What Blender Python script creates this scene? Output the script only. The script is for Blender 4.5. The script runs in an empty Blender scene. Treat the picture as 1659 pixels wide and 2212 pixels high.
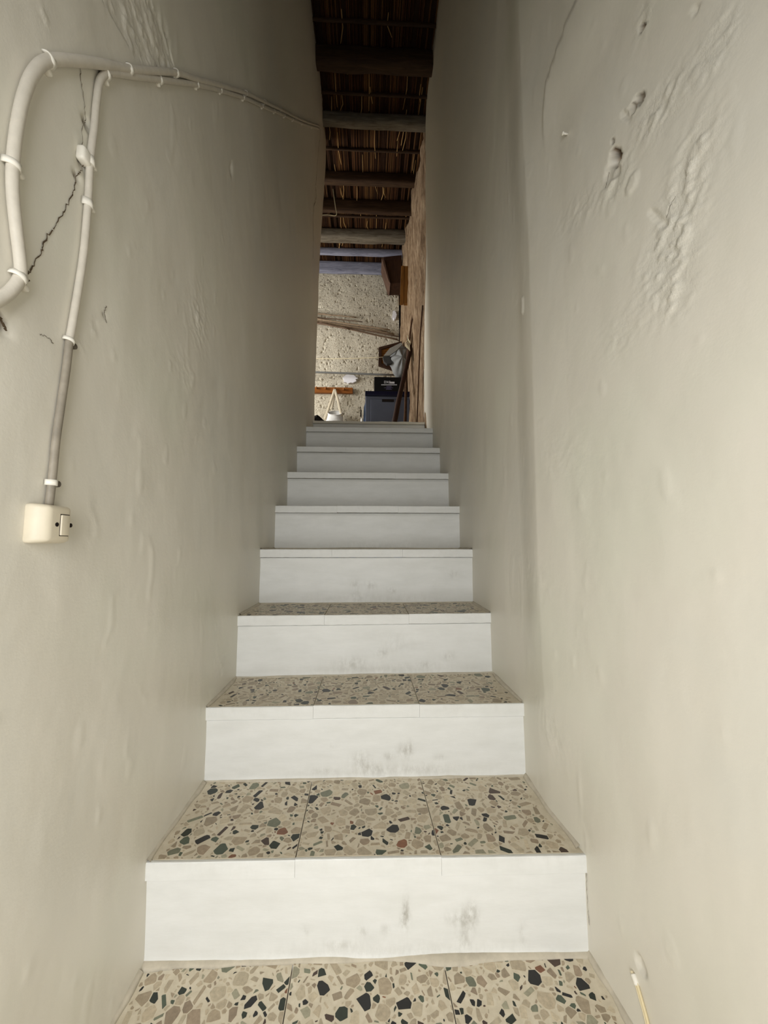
import bpy, bmesh, math, random
import numpy as np
from mathutils import Vector, Matrix

random.seed(7); rng = np.random.default_rng(11)
SC = bpy.context.scene
COL = SC.collection

# ------------------------------------------------------------------ camera, world, lights, exposure
FPX, PITCH, YAW, CZ = 838.0, 0.0864, 0.0413, 0.837          # camera 0.84 m above the lowest visible tread
cp, sp, cy, sy = math.cos(PITCH), math.sin(PITCH), math.cos(YAW), math.sin(YAW)
FW = np.array([sy*cp, cy*cp, sp]); RT = np.array([cy, -sy, 0.0]); UP = np.cross(RT, FW); EYE = np.array([0, 0, CZ])
cam = bpy.data.cameras.new('camera'); cam.sensor_fit = 'HORIZONTAL'; cam.sensor_width = 36
cam.lens = FPX/1659*36; cam.clip_start = 0.02
camo = bpy.data.objects.new('camera', cam); COL.objects.link(camo)
camo.location = EYE; camo.rotation_euler = Vector(FW).to_track_quat('-Z', 'Y').to_euler()
SC.camera = camo
SC.view_settings.view_transform = 'Standard'; SC.view_settings.look = 'None'
SC.view_settings.gamma = 1; SC.view_settings.use_curve_mapping = False
SC.view_settings.exposure = 0.0
W = bpy.data.worlds.new('sky'); SC.world = W; W.use_nodes = True
W.node_tree.nodes['Background'].inputs[0].default_value = (0.72, 0.82, 1, 1)
W.node_tree.nodes['Background'].inputs[1].default_value = 0.8

def area(name, loc, target, sx, sy_, energy, color):
    l = bpy.data.lights.new(name, 'AREA'); l.shape = 'RECTANGLE'; l.size = sx; l.size_y = sy_
    l.energy = energy; l.color = color
    o = bpy.data.objects.new(name, l); COL.objects.link(o); o.location = loc
    o.rotation_euler = (Vector(target)-Vector(loc)).to_track_quat('-Z', 'Y').to_euler()
    return o
# daylight through the entrance behind the camera, and through the window of the upper room
area('entrance_daylight', (-0.20, -0.50, 0.72), (0.06, 0.6, 0.22), 0.48, 1.4, 16.5, (1.0, 0.995, 0.978))
area('window_daylight', (-2.30, 3.75, 2.95), (0.0, 4.7, 2.6), 0.8, 0.9, 60, (1.0, 0.985, 0.96))

# ------------------------------------------------------------------ helpers
def ray(x, y): return FW + RT*((x-829.5)/FPX) - UP*((y-1106)/FPX)
def at_x(x, y, X): d = ray(x, y); return EYE + d*(X/d[0])
def at_y(x, y, Y): d = ray(x, y); return EYE + d*(Y/d[1])
def at_z(x, y, Z): d = ray(x, y); return EYE + d*((Z-CZ)/d[2])
def proj(P):
    d = np.asarray(P, float)-EYE; k = d@FW
    return np.stack([829.5+FPX*(d@RT)/k, 1106-FPX*(d@UP)/k], -1)

_tab = np.random.default_rng(3).random((256, 256))
def vn(x, y, s=0):
    x = np.asarray(x, float)+s*17.31; y = np.asarray(y, float)+s*5.77
    xi = np.floor(x).astype(int); yi = np.floor(y).astype(int); fx = x-xi; fy = y-yi
    fx = fx*fx*(3-2*fx); fy = fy*fy*(3-2*fy)
    a = _tab[xi % 256, yi % 256]; b = _tab[(xi+1) % 256, yi % 256]; c = _tab[xi % 256, (yi+1) % 256]; d = _tab[(xi+1) % 256, (yi+1) % 256]
    return (a*(1-fx)+b*fx)*(1-fy)+(c*(1-fx)+d*fx)*fy-0.5
def fbm(x, y, o=3, s=0):
    r = 0; a = 1
    for k in range(o): r = r+a*vn(x*2**k, y*2**k, s+k); a *= 0.5
    return r
def sstep(a, b, x):
    t = np.clip((np.asarray(x, float)-a)/(b-a), 0, 1); return t*t*(3-2*t)

def mesh_of(name, verts, faces, mat=None, smooth=False):
    me = bpy.data.meshes.new(name); me.from_pydata([tuple(map(float, v)) for v in verts], [], faces); me.update()
    if mat: me.materials.append(mat)
    if smooth: me.shade_smooth()
    return me
def link(name, me, parent=None, loc=None):
    o = bpy.data.objects.new(name, me); COL.objects.link(o)
    if parent is not None:
        o.parent = parent; o.matrix_parent_inverse = Matrix.Translation(-parent.location)
    return o
def part(name, vf, mat, parent, smooth=False, label=None):
    o = link(name, mesh_of(name, vf[0], vf[1], mat, smooth), parent)
    if label: o['label'] = label
    return o
def tag(o, label, cat, group=None, kind=None):
    o['label'] = label; o['category'] = cat
    if group: o['group'] = group
    if kind: o['kind'] = kind
    return o
def thing(name, label, cat, loc, group=None):
    o = bpy.data.objects.new(name, None); COL.objects.link(o); o.location = tuple(map(float, loc)); o.empty_display_size = 0.05
    return tag(o, label, cat, group)
def attr(me, name, vals):
    a = me.attributes.new(name, 'FLOAT', 'POINT'); a.data.foreach_set('value', np.asarray(vals, np.float32).ravel())
def cattr(me, name, cols):
    a = me.color_attributes.new(name, 'FLOAT_COLOR', 'POINT'); a.data.foreach_set('color', np.asarray(cols, np.float32).ravel())

def join(*vfs):
    V = []; Fc = []
    for v, f in vfs:
        n = len(V); V += list(v); Fc += [tuple(i+n for i in q) for q in f]
    return V, Fc
def box(x0, x1, y0, y1, z0, z1):
    v = [(x, y, z) for z in (z0, z1) for y in (y0, y1) for x in (x0, x1)]
    return v, [(0, 2, 3, 1), (4, 5, 7, 6), (0, 1, 5, 4), (2, 6, 7, 3), (0, 4, 6, 2), (1, 3, 7, 5)]
def bbox(x0, x1, y0, y1, z0, z1, b=0.004, seg=2):
    bm = bmesh.new(); vs = [bm.verts.new(p) for p in box(x0, x1, y0, y1, z0, z1)[0]]
    for f in box(0, 1, 0, 1, 0, 1)[1]: bm.faces.new([vs[i] for i in f])
    bmesh.ops.bevel(bm, geom=bm.edges[:], offset=b, segments=seg, affect='EDGES', profile=0.5)
    bm.verts.index_update()
    r = [tuple(v.co) for v in bm.verts], [tuple(v.index for v in f.verts) for f in bm.faces]
    bm.free(); return r
def prism(poly, n, t):
    """poly: points of a planar outline, n: offset direction, t: thickness"""
    P = [np.array(p, float) for p in poly]; n = np.array(n, float)*t; k = len(P)
    v = P+[p+n for p in P]
    return v, [tuple(range(k))[::-1], tuple(range(k, 2*k))]+[(i, (i+1) % k, (i+1) % k+k, i+k) for i in range(k)]
def crom(pts, n=8):
    P = [np.array(p, float) for p in pts]; P = [2*P[0]-P[1]]+P+[2*P[-1]-P[-2]]; out = []
    for i in range(1, len(P)-2):
        a, b, c, d = P[i-1:i+3]
        for k in range(n):
            t = k/n; out.append(0.5*((2*b)+(c-a)*t+(2*a-5*b+4*c-d)*t*t+(3*b-a-3*c+d)*t**3))
    out.append(P[-2]); return out
def tube(path, r, sides=10, flat=1.0, wob=0.0, up=None):
    P = [np.array(p, float) for p in path]; V = []; Fc = []
    ref = np.array(up if up is not None else (1, 0, 0), float)
    for i, p in enumerate(P):
        t = P[min(i+1, len(P)-1)]-P[max(i-1, 0)]; t /= np.linalg.norm(t)+1e-12
        u = ref-t*(ref@t); nu = np.linalg.norm(u)
        if nu < 1e-4: u = np.cross(t, (0, 0, 1.0)); nu = np.linalg.norm(u)
        u /= nu; w = np.cross(t, u); rr = r(i/(len(P)-1)) if callable(r) else r
        for k in range(sides):
            a = 2*math.pi*k/sides; q = 1+(random.uniform(-wob, wob) if wob else 0)
            V.append(p+(u*math.cos(a)*flat+w*math.sin(a))*rr*q)
    for i in range(len(P)-1):
        for k in range(sides):
            k2 = (k+1) % sides; Fc.append((i*sides+k, i*sides+k2, (i+1)*sides+k2, (i+1)*sides+k))
    Fc.append(tuple(range(sides))[::-1]); Fc.append(tuple(range((len(P)-1)*sides, len(P)*sides)))
    return V, Fc
def lathe(prof, c, axis='z', n=16):
    V = []; Fc = []
    for r, h in prof:
        for k in range(n):
            a = 2*math.pi*k/n
            p = (r*math.cos(a), r*math.sin(a), h)
            if axis == 'x': p = (h, p[0], p[1])
            if axis == 'y': p = (p[0], h, p[1])
            V.append((c[0]+p[0], c[1]+p[1], c[2]+p[2]))
    for i in range(len(prof)-1):
        for k in range(n): Fc.append((i*n+k, i*n+(k+1) % n, (i+1)*n+(k+1) % n, (i+1)*n+k))
    Fc.append(tuple(range(n))[::-1]); Fc.append(tuple(range((len(prof)-1)*n, len(prof)*n)))
    return V, Fc

# ------------------------------------------------------------------ materials
class NT:
    def __init__(s, name, rough=0.6, spec=0.3):
        s.m = bpy.data.materials.new(name); s.m.use_nodes = True; s.t = s.m.node_tree; s.b = s.t.nodes['Principled BSDF']
        s.b.inputs['Roughness'].default_value = rough; s.b.inputs['Specular IOR Level'].default_value = spec
    def n(s, typ, **k):
        nd = s.t.nodes.new(typ)
        for a, v in k.items():
            if a.startswith('i_'):
                nd.inputs[int(a[2:]) if a[2:].isdigit() else a[2:].replace('_', ' ')].default_value = v
            else: setattr(nd, a, v)
        return nd
    def l(s, a, b): s.t.links.new(a, b)
    def coord(s, scale=(1, 1, 1)):
        g = s.n('ShaderNodeNewGeometry'); mp = s.n('ShaderNodeMapping'); mp.inputs['Scale'].default_value = scale
        s.l(g.outputs['Position'], mp.inputs['Vector']); return mp.outputs['Vector']
    def noise(s, scale, detail=4, rough=0.55, vec=None, dist=0):
        nd = s.n('ShaderNodeTexNoise'); nd.inputs['Scale'].default_value = scale; nd.inputs['Detail'].default_value = detail
        nd.inputs['Roughness'].default_value = rough; nd.inputs['Distortion'].default_value = dist
        s.l(vec if vec is not None else s.coord(), nd.inputs['Vector']); return nd.outputs['Fac']
    def ramp(s, fac, stops):
        r = s.n('ShaderNodeValToRGB'); e = r.color_ramp.elements
        while len(e) < len(stops): e.new(0.5)
        for i, (p, c) in enumerate(stops):
            e[i].position = p; e[i].color = (*c, 1) if len(c) == 3 else c
        s.l(fac, r.inputs['Fac']); return r.outputs['Color']
    def mix(s, fac, a, b, mode='MIX'):
        m = s.n('ShaderNodeMix', data_type='RGBA', blend_type=mode)
        for sock, v in ((m.inputs[0], fac), (m.inputs[6], a), (m.inputs[7], b)):
            if isinstance(v, (int, float)): sock.default_value = v
            elif isinstance(v, tuple): sock.default_value = (*v, 1)
            else: s.l(v, sock)
        return m.outputs[2]
    def math(s, op, a, b=0.0):
        m = s.n('ShaderNodeMath', operation=op)
        for sock, v in ((m.inputs[0], a), (m.inputs[1], b)):
            if isinstance(v, (int, float)): sock.default_value = v
            else: s.l(v, sock)
        return m.outputs[0]
    def attr(s, name): 
        a = s.n('ShaderNodeAttribute', attribute_name=name); return a
    def bump(s, h, strength=0.3, dist=0.01, prev=None):
        b = s.n('ShaderNodeBump'); b.inputs['Strength'].default_value = strength; b.inputs['Distance'].default_value = dist
        s.l(h, b.inputs['Height'])
        if prev is not None: s.l(prev, b.inputs['Normal'])
        return b.outputs['Normal']
    def out(s, col, normal=None):
        if isinstance(col, tuple): s.b.inputs['Base Color'].default_value = (*col, 1)
        else: s.l(col, s.b.inputs['Base Color'])
        if normal is not None: s.l(normal, s.b.inputs['Normal'])
        return s.m
def lin(r, g, b): return tuple(((c/255)/12.92 if c/255 < 0.04045 else ((c/255+0.055)/1.055)**2.4) for c in (r, g, b))
def plain(name, rgb, rough=0.6, spec=0.3, vary=0.12, scale=30, bump=0.0, stretch=(1, 1, 1), metal=0.0):
    t = NT(name, rough, spec); c = lin(*rgb); v = t.coord(stretch); f = t.noise(scale, 4, 0.6, v)
    col = t.ramp(f, [(0.3, tuple(x*(1-vary) for x in c)), (0.7, tuple(min(1, x*(1+vary)) for x in c))])
    t.b.inputs['Metallic'].default_value = metal
    return t.out(col, t.bump(f, bump, 0.004) if bump else None)

def wall_material():
    t = NT('limewashed_plaster', 0.42, 0.5)
    a = t.noise(1.6, 5, 0.6); b = t.noise(7, 4, 0.6, t.coord((1, 1, 0.5)))
    col = t.ramp(a, [(0.3, lin(215, 212, 201)), (0.5, lin(221, 215.5, 202)), (0.7, lin(218, 216, 200))])
    col = t.mix(t.math('MULTIPLY', b, 0.16), col, lin(203, 199, 185))
    wear_and_shade = t.attr('wear_and_shade').outputs['Fac']; dirt_and_shade = t.noise(90, 3)
    col = t.mix(wear_and_shade, col, t.ramp(dirt_and_shade, [(0.3, lin(44, 31, 22)), (0.7, lin(112, 88, 64))]))  # brown dirt tone, also standing in for shade in the wall holes
    # fine relief: brushed paint, grit, and flaking where the wall is marked as flaking
    fl = t.attr('flake').outputs['Fac']
    v = t.noise(85, 6, 0.75, t.coord((1, 1, 0.6)), 0.3)
    step = t.ramp(v, [(0.38, (0, 0, 0)), (0.46, (0.5, 0.5, 0.5)), (0.66, (1, 1, 1))])
    n1 = t.bump(t.noise(9, 3, 0.5, t.coord((1, 1, 0.6))), 0.12, 0.02)
    n2 = t.bump(t.noise(160, 3, 0.6), 0.10, 0.002, n1)
    n3 = t.bump(t.math('MULTIPLY', step, fl), 0.32, 0.0030, n2)
    return t.out(col, n3)
M_wall = wall_material()

def paint_material():
    t = NT('white_step_paint', 0.45, 0.35)
    f = t.noise(14, 4, 0.6, t.coord((0.6, 1, 2.2)))
    col = t.ramp(f, [(0.3, lin(220, 220, 215)), (0.7, lin(229, 229, 225))])
    w = t.attr('wear_and_shade').outputs['Fac']; sc = t.noise(70, 4, 0.7, t.coord((1, 1, 0.5)))
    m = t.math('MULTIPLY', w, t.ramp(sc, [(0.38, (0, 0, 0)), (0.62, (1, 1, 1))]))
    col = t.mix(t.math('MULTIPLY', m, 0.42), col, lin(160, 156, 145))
    n1 = t.bump(t.noise(60, 4, 0.6, t.coord((0.3, 1, 1.5))), 0.14, 0.003)
    return t.out(col, n1)
M_paint = paint_material()

def terrazzo_material():
    t = NT('terrazzo_matrix', 0.42, 0.4)
    f = t.noise(45, 5, 0.65); g = t.noise(9, 3)
    col = t.ramp(f, [(0.3, lin(200, 189, 166)), (0.55, lin(216, 206, 184)), (0.75, lin(224, 215, 196))])
    col = t.mix(t.math('MULTIPLY', g, 0.3), col, lin(186, 168, 142))
    return t.out(col)
M_terr = terrazzo_material()
def chip_material():
    t = NT('terrazzo_stone_chip', 0.36, 0.45)
    f = t.noise(120, 4, 0.65)
    c = t.attr('chip_colour').outputs['Color']
    col = t.mix(1.0, c, t.ramp(f, [(0.25, (0.72, 0.72, 0.72)), (0.75, (1.12, 1.12, 1.12))]), 'MULTIPLY')
    return t.out(col)
M_chip = chip_material()
M_mortar = plain('mortar', (194, 185, 167), 0.8, 0.2, 0.12, 40, 0.3)
M_crack = plain('crack_dirt', (92, 78, 62), 0.9, 0.1, 0.3, 90)
M_joint = plain('tile_joint_grout', (120, 106, 86), 0.9, 0.1, 0.2, 60)
M_cable = plain('painted_cable', (204, 197, 183), 0.5, 0.3, 0.06, 60, 0.15)
M_bare = plain('bare_grey_cable', (142, 134, 120), 0.5, 0.3, 0.16, 40, 0.1)
M_clip = plain('clip_plastic', (232, 227, 214), 0.45, 0.35, 0.05, 80)
M_nailm = plain('nail_metal', (92, 84, 72), 0.5, 0.4, 0.2, 200)
M_switch = plain('aged_ivory_plastic', (206, 196, 174), 0.42, 0.4, 0.05, 25)
M_dark = plain('dark_recess', (28, 20, 17), 0.7, 0.2, 0.2, 50)

def rough_plaster():
    t = NT('pitted_rough_plaster', 0.9, 0.15)
    v = t.coord((1, 1, 1)); a = t.noise(4, 5, 0.6, v); b = t.noise(85, 5, 0.7, v); c = t.noise(52, 4, 0.65, t.coord((1, 1, 0.75)))
    col = t.ramp(a, [(0.3, lin(198, 191, 174)), (0.7, lin(218, 211, 193))])
    col = t.mix(t.ramp(b, [(0.36, (1, 1, 1)), (0.47, (0, 0, 0))]), col, lin(128, 116, 96))
    col = t.mix(t.ramp(c, [(0.34, (1, 1, 1)), (0.39, (0, 0, 0))]), col, lin(70, 60, 48))
    return t.out(col, t.bump(b, 0.6, 0.012))
M_rough = rough_plaster()
def bare_stone():
    t = NT('bare_earth_render', 0.92, 0.12)
    a = t.noise(9, 5, 0.65, t.coord((1, 3.0, 0.45))); b = t.noise(38, 5, 0.7, t.coord((1, 1.5, 0.5)))
    col = t.ramp(a, [(0.3, lin(92, 72, 54)), (0.5, lin(138, 116, 92)), (0.68, lin(172, 152, 126))])
    col = t.mix(t.math('MULTIPLY', t.ramp(b, [(0.35, (1, 1, 1)), (0.5, (0, 0, 0))]), 0.6), col, lin(82, 62, 46))
    return t.out(col, t.bump(b, 0.7, 0.012))
M_bare_wall = bare_stone()
def wood(name, dark, light, axis='x', rough=0.75, scale=14, bump=0.4):
    t = NT(name, rough, 0.2); s = {'x': (0.12, 1, 1), 'y': (1, 0.12, 1), 'z': (1, 1, 0.12)}[axis]
    v = t.coord(s); a = t.noise(scale*3, 5, 0.65, v, 0.8); b = t.noise(5, 3, 0.5)
    col = t.ramp(a, [(0.3, lin(*dark)), (0.7, lin(*light))])
    col = t.mix(t.math('MULTIPLY', b, 0.35), col, lin(*dark))
    return t.out(col, t.bump(a, bump, 0.006))
M_beam_brown = wood('old_brown_beam', (44, 30, 20), (78, 58, 40))
M_beam_grey = wood('weathered_grey_beam', (80, 72, 60), (134, 126, 112))
M_beam_blue = wood('skylit_weathered_beam', (104, 106, 122), (168, 170, 188))  # blue cast of the skylight is put into the weathered wood colour
M_pine = wood('varnished_pine', (118, 68, 28), (160, 100, 46), 'x', 0.45, 10, 0.15)
M_oak = wood('ochre_board', (112, 74, 30), (148, 104, 52), 'z', 0.6, 10, 0.2)
M_darkwood = wood('dark_brown_wood', (40, 24, 17), (66, 44, 34), 'z', 0.6, 10, 0.25)
M_crate = wood('crate_wood', (44, 26, 16), (70, 46, 30), 'z', 0.7, 10, 0.3)
M_crate_edge = wood('lit_crate_edge', (64, 44, 34), (112, 88, 74), 'z', 0.7, 12, 0.3)  # paler wood: light falling on the side board is put into the colour
M_wicker = plain('woven_cane', (148, 98, 44), 0.7, 0.2, 0.4, 90, 0.4)
def reed_material():
    t = NT('dry_cane', 0.8, 0.15); c = t.attr('chip_colour').outputs['Color']
    f = t.noise(30, 4, 0.6, t.coord((1, 0.12, 1)))
    return t.out(t.mix(1.0, c, t.ramp(f, [(0.3, (0.6, 0.6, 0.6)), (0.7, (1.15, 1.15, 1.15))]), 'MULTIPLY'))
M_reed = reed_material()
M_canestick = plain('pale_cane_stick', (150, 130, 108), 0.7, 0.2, 0.25, 40, 0.2)
M_cane_dark = plain('brown_cane_stick', (112, 92, 76), 0.7, 0.2, 0.25, 40, 0.2)
M_twig = plain('bark_twig', (84, 62, 46), 0.85, 0.15, 0.3, 60, 0.4)
M_white = plain('white_cloth', (222, 222, 220), 0.8, 0.15, 0.07, 40, 0.15)
M_canvas = plain('canvas_strap', (204, 194, 172), 0.85, 0.15, 0.12, 60, 0.15)
M_patch = plain('white_filler', (240, 240, 246), 0.8, 0.2, 0.03, 50)
M_pipe = plain('grey_metal_pipe', (120, 122, 122), 0.45, 0.4, 0.1, 40, 0, (0.2, 1, 1))
M_cord = plain('cream_cord', (226, 216, 186), 0.8, 0.15, 0.06, 60)
M_grey_cloth = plain('grey_cloth', (132, 134, 134), 0.85, 0.15, 0.12, 18, 0.1)
M_brim = plain('pale_grey_cloth', (160, 160, 156), 0.85, 0.15, 0.08, 24, 0.1)
M_under = plain('dark_grey_lining', (70, 70, 70), 0.9, 0.1, 0.1, 24)
M_black = plain('black_cardboard', (10, 10, 12), 0.55, 0.25, 0.15, 20)
M_blackcloth = plain('black_fabric', (17, 14, 14), 0.9, 0.1, 0.2, 40)
M_navy = plain('navy_lid_plastic', (10, 10, 40), 0.45, 0.3, 0.1, 20)
M_cab = plain('slate_blue_plastic', (86, 92, 108), 0.5, 0.35, 0.06, 8)
M_cab_edge = plain('blue_grey_plastic', (84, 104, 138), 0.5, 0.35, 0.06, 8)
M_ink = plain('white_print', (226, 228, 236), 0.6, 0.2, 0.02, 20)
M_ink2 = plain('lilac_print', (112, 108, 140), 0.6, 0.2, 0.02, 20)
M_floor = plain('cement_floor', (168, 156, 136), 0.75, 0.2, 0.15, 12, 0.2)
M_ceil = plain('dark_roof_boards', (50, 36, 26), 0.85, 0.1, 0.25, 10, 0.2)

# ------------------------------------------------------------------ stair layout
SY = [0.8591, 1.1325, 1.3995, 1.6543, 1.8975, 2.1499, 2.4102, 2.6706, 3.02]          # nosing depth
SH = [CZ+h for h in (-0.6449, -0.4481, -0.2417, -0.0155, 0.1938, 0.4074, 0.6197, 0.8278)]
NPX = [((315, 1865), (1266, 1849)), ((443, 1529), (1132, 1520)), ((513, 1331), (1061, 1325)), ((562, 1187), (1020, 1186)),
       ((594, 1092), (991, 1094)), ((621, 1019), (969, 1023)), ((643, 965), (951, 967)), ((662, 921), (935, 926)), ((677, 908), (920, 912))]
LE, RE = [], []
for i, (a, b) in enumerate(NPX):
    if i < 3: pa, pb = at_z(*a, SH[i]), at_z(*b, SH[i])
    else: pa, pb = at_y(*a, SY[i]), at_y(*b, SY[i])
    LE.append(pa); RE.append(pb)
SH.append(float((LE[8][2]+RE[8][2])/2))
UF = SH[8]-0.012                                                # upper floor level
ly = np.array([-2.0, 0.55]+[p[1] for p in LE]); lx = np.array([-0.452, -0.450]+[p[0] for p in LE])
ry = np.array([p[1] for p in RE]); rx = np.array([p[0] for p in RE])

# ------------------------------------------------------------------ walls
def blob(Y, Z, cy_, cz_, ry_, rz_, ang=0.0):
    if max(ry_, rz_) < 0.03: Y = Y+0.55*ry_*fbm(Y/ry_*0.9, Z/rz_*0.9, 2, 3); Z = Z+0.5*rz_*fbm(Y/ry_*0.9, Z/rz_*0.9, 2, 7)
    c, s = math.cos(ang), math.sin(ang); a = (Y-cy_)*c+(Z-cz_)*s; b = -(Y-cy_)*s+(Z-cz_)*c
    return np.exp(-((a/ry_)**2+(b/rz_)**2))
def poly_mask(Y, Z, poly, soft=0.0):
    """1 inside the outline (points in wall coordinates)"""
    ins = np.zeros(Y.shape, bool); P = [(p[1], p[2]) for p in poly]
    for (y0, z0), (y1, z1) in zip(P, P[1:]+P[:1]):
        c = ((z0 > Z) != (z1 > Z)); xx = (y1-y0)*(Z-z0)/((z1-z0) if abs(z1-z0) > 1e-9 else 1e-9)+y0
        ins ^= c & (Y < xx)
    return ins.astype(float)

def left_x(Y, Z):
    Y = np.asarray(Y, float); Z = np.asarray(Z, float)
    X = np.interp(Y, ly, lx)+0.052*sstep(3.3, 4.4, Z)
    X = X+0.010*fbm(Y*1.7, Z*1.3, 3, 2)+0.0022*fbm(Y*11, Z*7, 2, 5)
    return X
BEND = 1.0
EDGE = [at_x(x, y, 0.47) for x, y in ((1189, 290), (1191, 235), (1196, 180), (1222, 80), (1250, 0), (1330, -200))]
def right_x(Y, Z):
    Y = np.asarray(Y, float); Z = np.asarray(Z, float)
    X = np.interp(Y, ry, rx)
    up = 0.35+0.65*sstep(0.2, 0.8, Z)
    X = X+up*0.15*np.clip(BEND-0.02-Y, 0, 0.72)                   # the near part splays towards the entrance
    X = X-0.018*up*sstep(BEND+0.13, BEND-0.02, Y)                # and stands a little proud of the stair wall
    e = sstep(EDGE[0][2]-0.06, EDGE[2][2], Z); ec = np.interp(Z, [p[2] for p in EDGE], [p[1] for p in EDGE])+0.006*vn(Z*14, Z*0, 3)
    X = X-0.010*e*sstep(ec+0.006, ec-0.006, Y)                   # broken plaster edge higher up
    X = X+0.009*fbm(Y*1.9, Z*1.2, 3, 8)+0.0020*fbm(Y*12, Z*6, 2, 9)
    return X

def wall_grid(name, Ys, Zs, X, back, side, wear_and_shade, flake, mat, edge=None):
    """solid wall: a relief face (X over Y, Z), end caps and a flat back"""
    ny, nz = X.shape
    Yg, Zg = np.meshgrid(Ys, Zs, indexing='ij')
    if edge is not None: Yg = edge(Yg, Zg)
    f = np.stack([X, Yg, Zg], -1).reshape(-1, 3)
    I = np.arange(ny*nz).reshape(ny, nz)
    q = np.stack([I[:-1, :-1], I[1:, :-1], I[1:, 1:], I[:-1, 1:]], -1).reshape(-1, 4)
    if side < 0: q = q[:, ::-1]
    loop = np.concatenate([I[:, 0], I[-1, 1:], I[-2::-1, -1], I[0, -2:0:-1]])
    bk = f[loop].copy(); bk[:, 0] = back; n0 = len(f); k = len(loop)
    j = np.arange(k); j2 = (j+1) % k
    s = np.stack([loop[j], j+n0, j2+n0, loop[j2]], -1)
    if side > 0: s = s[:, ::-1]
    V = np.concatenate([f, bk]); Q = np.concatenate([q, s])
    me = bpy.data.meshes.new(name)
    me.from_pydata(V.tolist(), [], Q.tolist()+[list(range(n0, n0+k))]); me.update(); me.materials.append(mat)
    me.shade_smooth()
    pad = np.zeros(k)
    attr(me, 'wear_and_shade', np.concatenate([wear_and_shade.ravel(), pad])); attr(me, 'flake', np.concatenate([flake.ravel(), pad]))
    o = link(name, me); return o
def spaced(*segs):
    out = []
    for a, b, s in segs: out.append(np.arange(a, b-1e-6, s))
    return np.concatenate(out+[[segs[-1][1]]])

# left wall
Ys = spaced((-0.54, 0.36, 0.06), (0.36, 1.25, 0.005), (1.25, 3.16, 0.018)); Zs = spaced((-0.3, 0.0, 0.05), (0.0, 1.0, 0.005), (1.0, 1.95, 0.0035), (1.95, 2.6, 0.015), (2.6, 4.46, 0.03))
Yg, Zg = np.meshgrid(Ys, Zs, indexing='ij'); XL = left_x(Yg, Zg)
wear_and_shade = np.zeros_like(XL); flake = np.zeros_like(XL)
def onto(fx, X0):
    def f_(x, y):
        p = at_x(x, y, X0)
        for _ in range(6): p = at_x(x, y, 0.5*p[0]+0.5*float(fx(p[1], p[2])))
        return p
    return f_
pl = onto(left_x, -0.446); pr = onto(right_x, 0.458)
pm = poly_mask(Yg, Zg, [pl(*p) for p in ((190, -60), (245, 40), (290, 120), (345, 145), (375, 140), (358, 60), (300, -60))])
flake += pm*(0.75+0.5*vn(Yg*40, Zg*40, 1)); XL -= pm*0.0022
# smooth raised plaster left of the flaking patch
for (px, py, a, b, s_) in ((430, 690, 0.05, 0.07, 0.55), (400, 800, 0.05, 0.04, 0.25), (170, 745, 0.012, 0.010, 1.0), (480, 1440, 0.05, 0.04, 0.5), (200, 1130, 0.02, 0.04, 0.25), (205, 700, 0.008, 0.02, 0.6), (95, 40, 0.006, 0.02, 0.6)):
    c = pl(px, py); flake += s_*blob(Yg, Zg, c[1], c[2], a, b)
for (px, py, r, d, w) in ((188, 268, 0.007, 0.010, 0.9), (166, 380, 0.005, 0.006, 0.7), (4, 690, 0.012, 0.012, 0.95), (500, 365, 0.012, 0.010, 0.25), (500, 372, 0.006, 0.008, 0.4), (490, 388, 0.004, 0.004, 0.5), (180, 350, 0.012, 0.006, 0.45), (225, 680, 0.004, 0.003, 0.4)):
    c = pl(px, py); b = blob(Yg, Zg, c[1], c[2], r, r*1.1, 0.5); XL -= d*b; wear_and_shade = np.maximum(wear_and_shade, w*sstep(0.3, 0.8, b))
def ridges(Y, Z, fl, seed):
    a = Y*0.82+Z*0.57; b = -Y*0.57+Z*0.82
    n = fbm(a*105, b*66, 3, seed); m = fbm(a*44, b*22, 2, seed+5)
    return np.clip(fl, 0, 1.2)*(0.0030*sstep(0.02, 0.20, n)+0.0018*sstep(0.06, 0.18, m)-0.0006)+0.0003*fbm(Y*48, Z*30, 2, seed+9)+0.0008*sstep(0.42, 0.54, fbm(Y*26, Z*14, 2, seed+12))
XL += ridges(Yg, Zg, flake, 51)
# plastered post at the head of the stairs sits a touch back
XL -= 0.006*sstep(2.86, 2.875, Yg)*sstep(2.9, 3.2, Zg)
lez = [SH[8]-0.3, 1.85, 2.70, 3.28, 4.0, 4.5]; ley = [3.08, 3.085, 3.155, 3.30, 3.23, 3.16]
def ledge(Y, Z):
    e = np.interp(Z, lez, ley)+0.012*fbm(Z*9, Z*0+3, 3, 4); return np.where(Y > 2.9, 2.9+(Y-2.9)*(e-2.9)/0.26, Y)
o_left = wall_grid('wall_left', Ys, Zs, XL, -0.66, -1, np.clip(wear_and_shade, 0, 1), np.clip(flake, 0, 1.3), M_wall, ledge)
tag(o_left, 'off-white plaster stair wall on the side with the cables and switch', 'wall', kind='structure')

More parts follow.
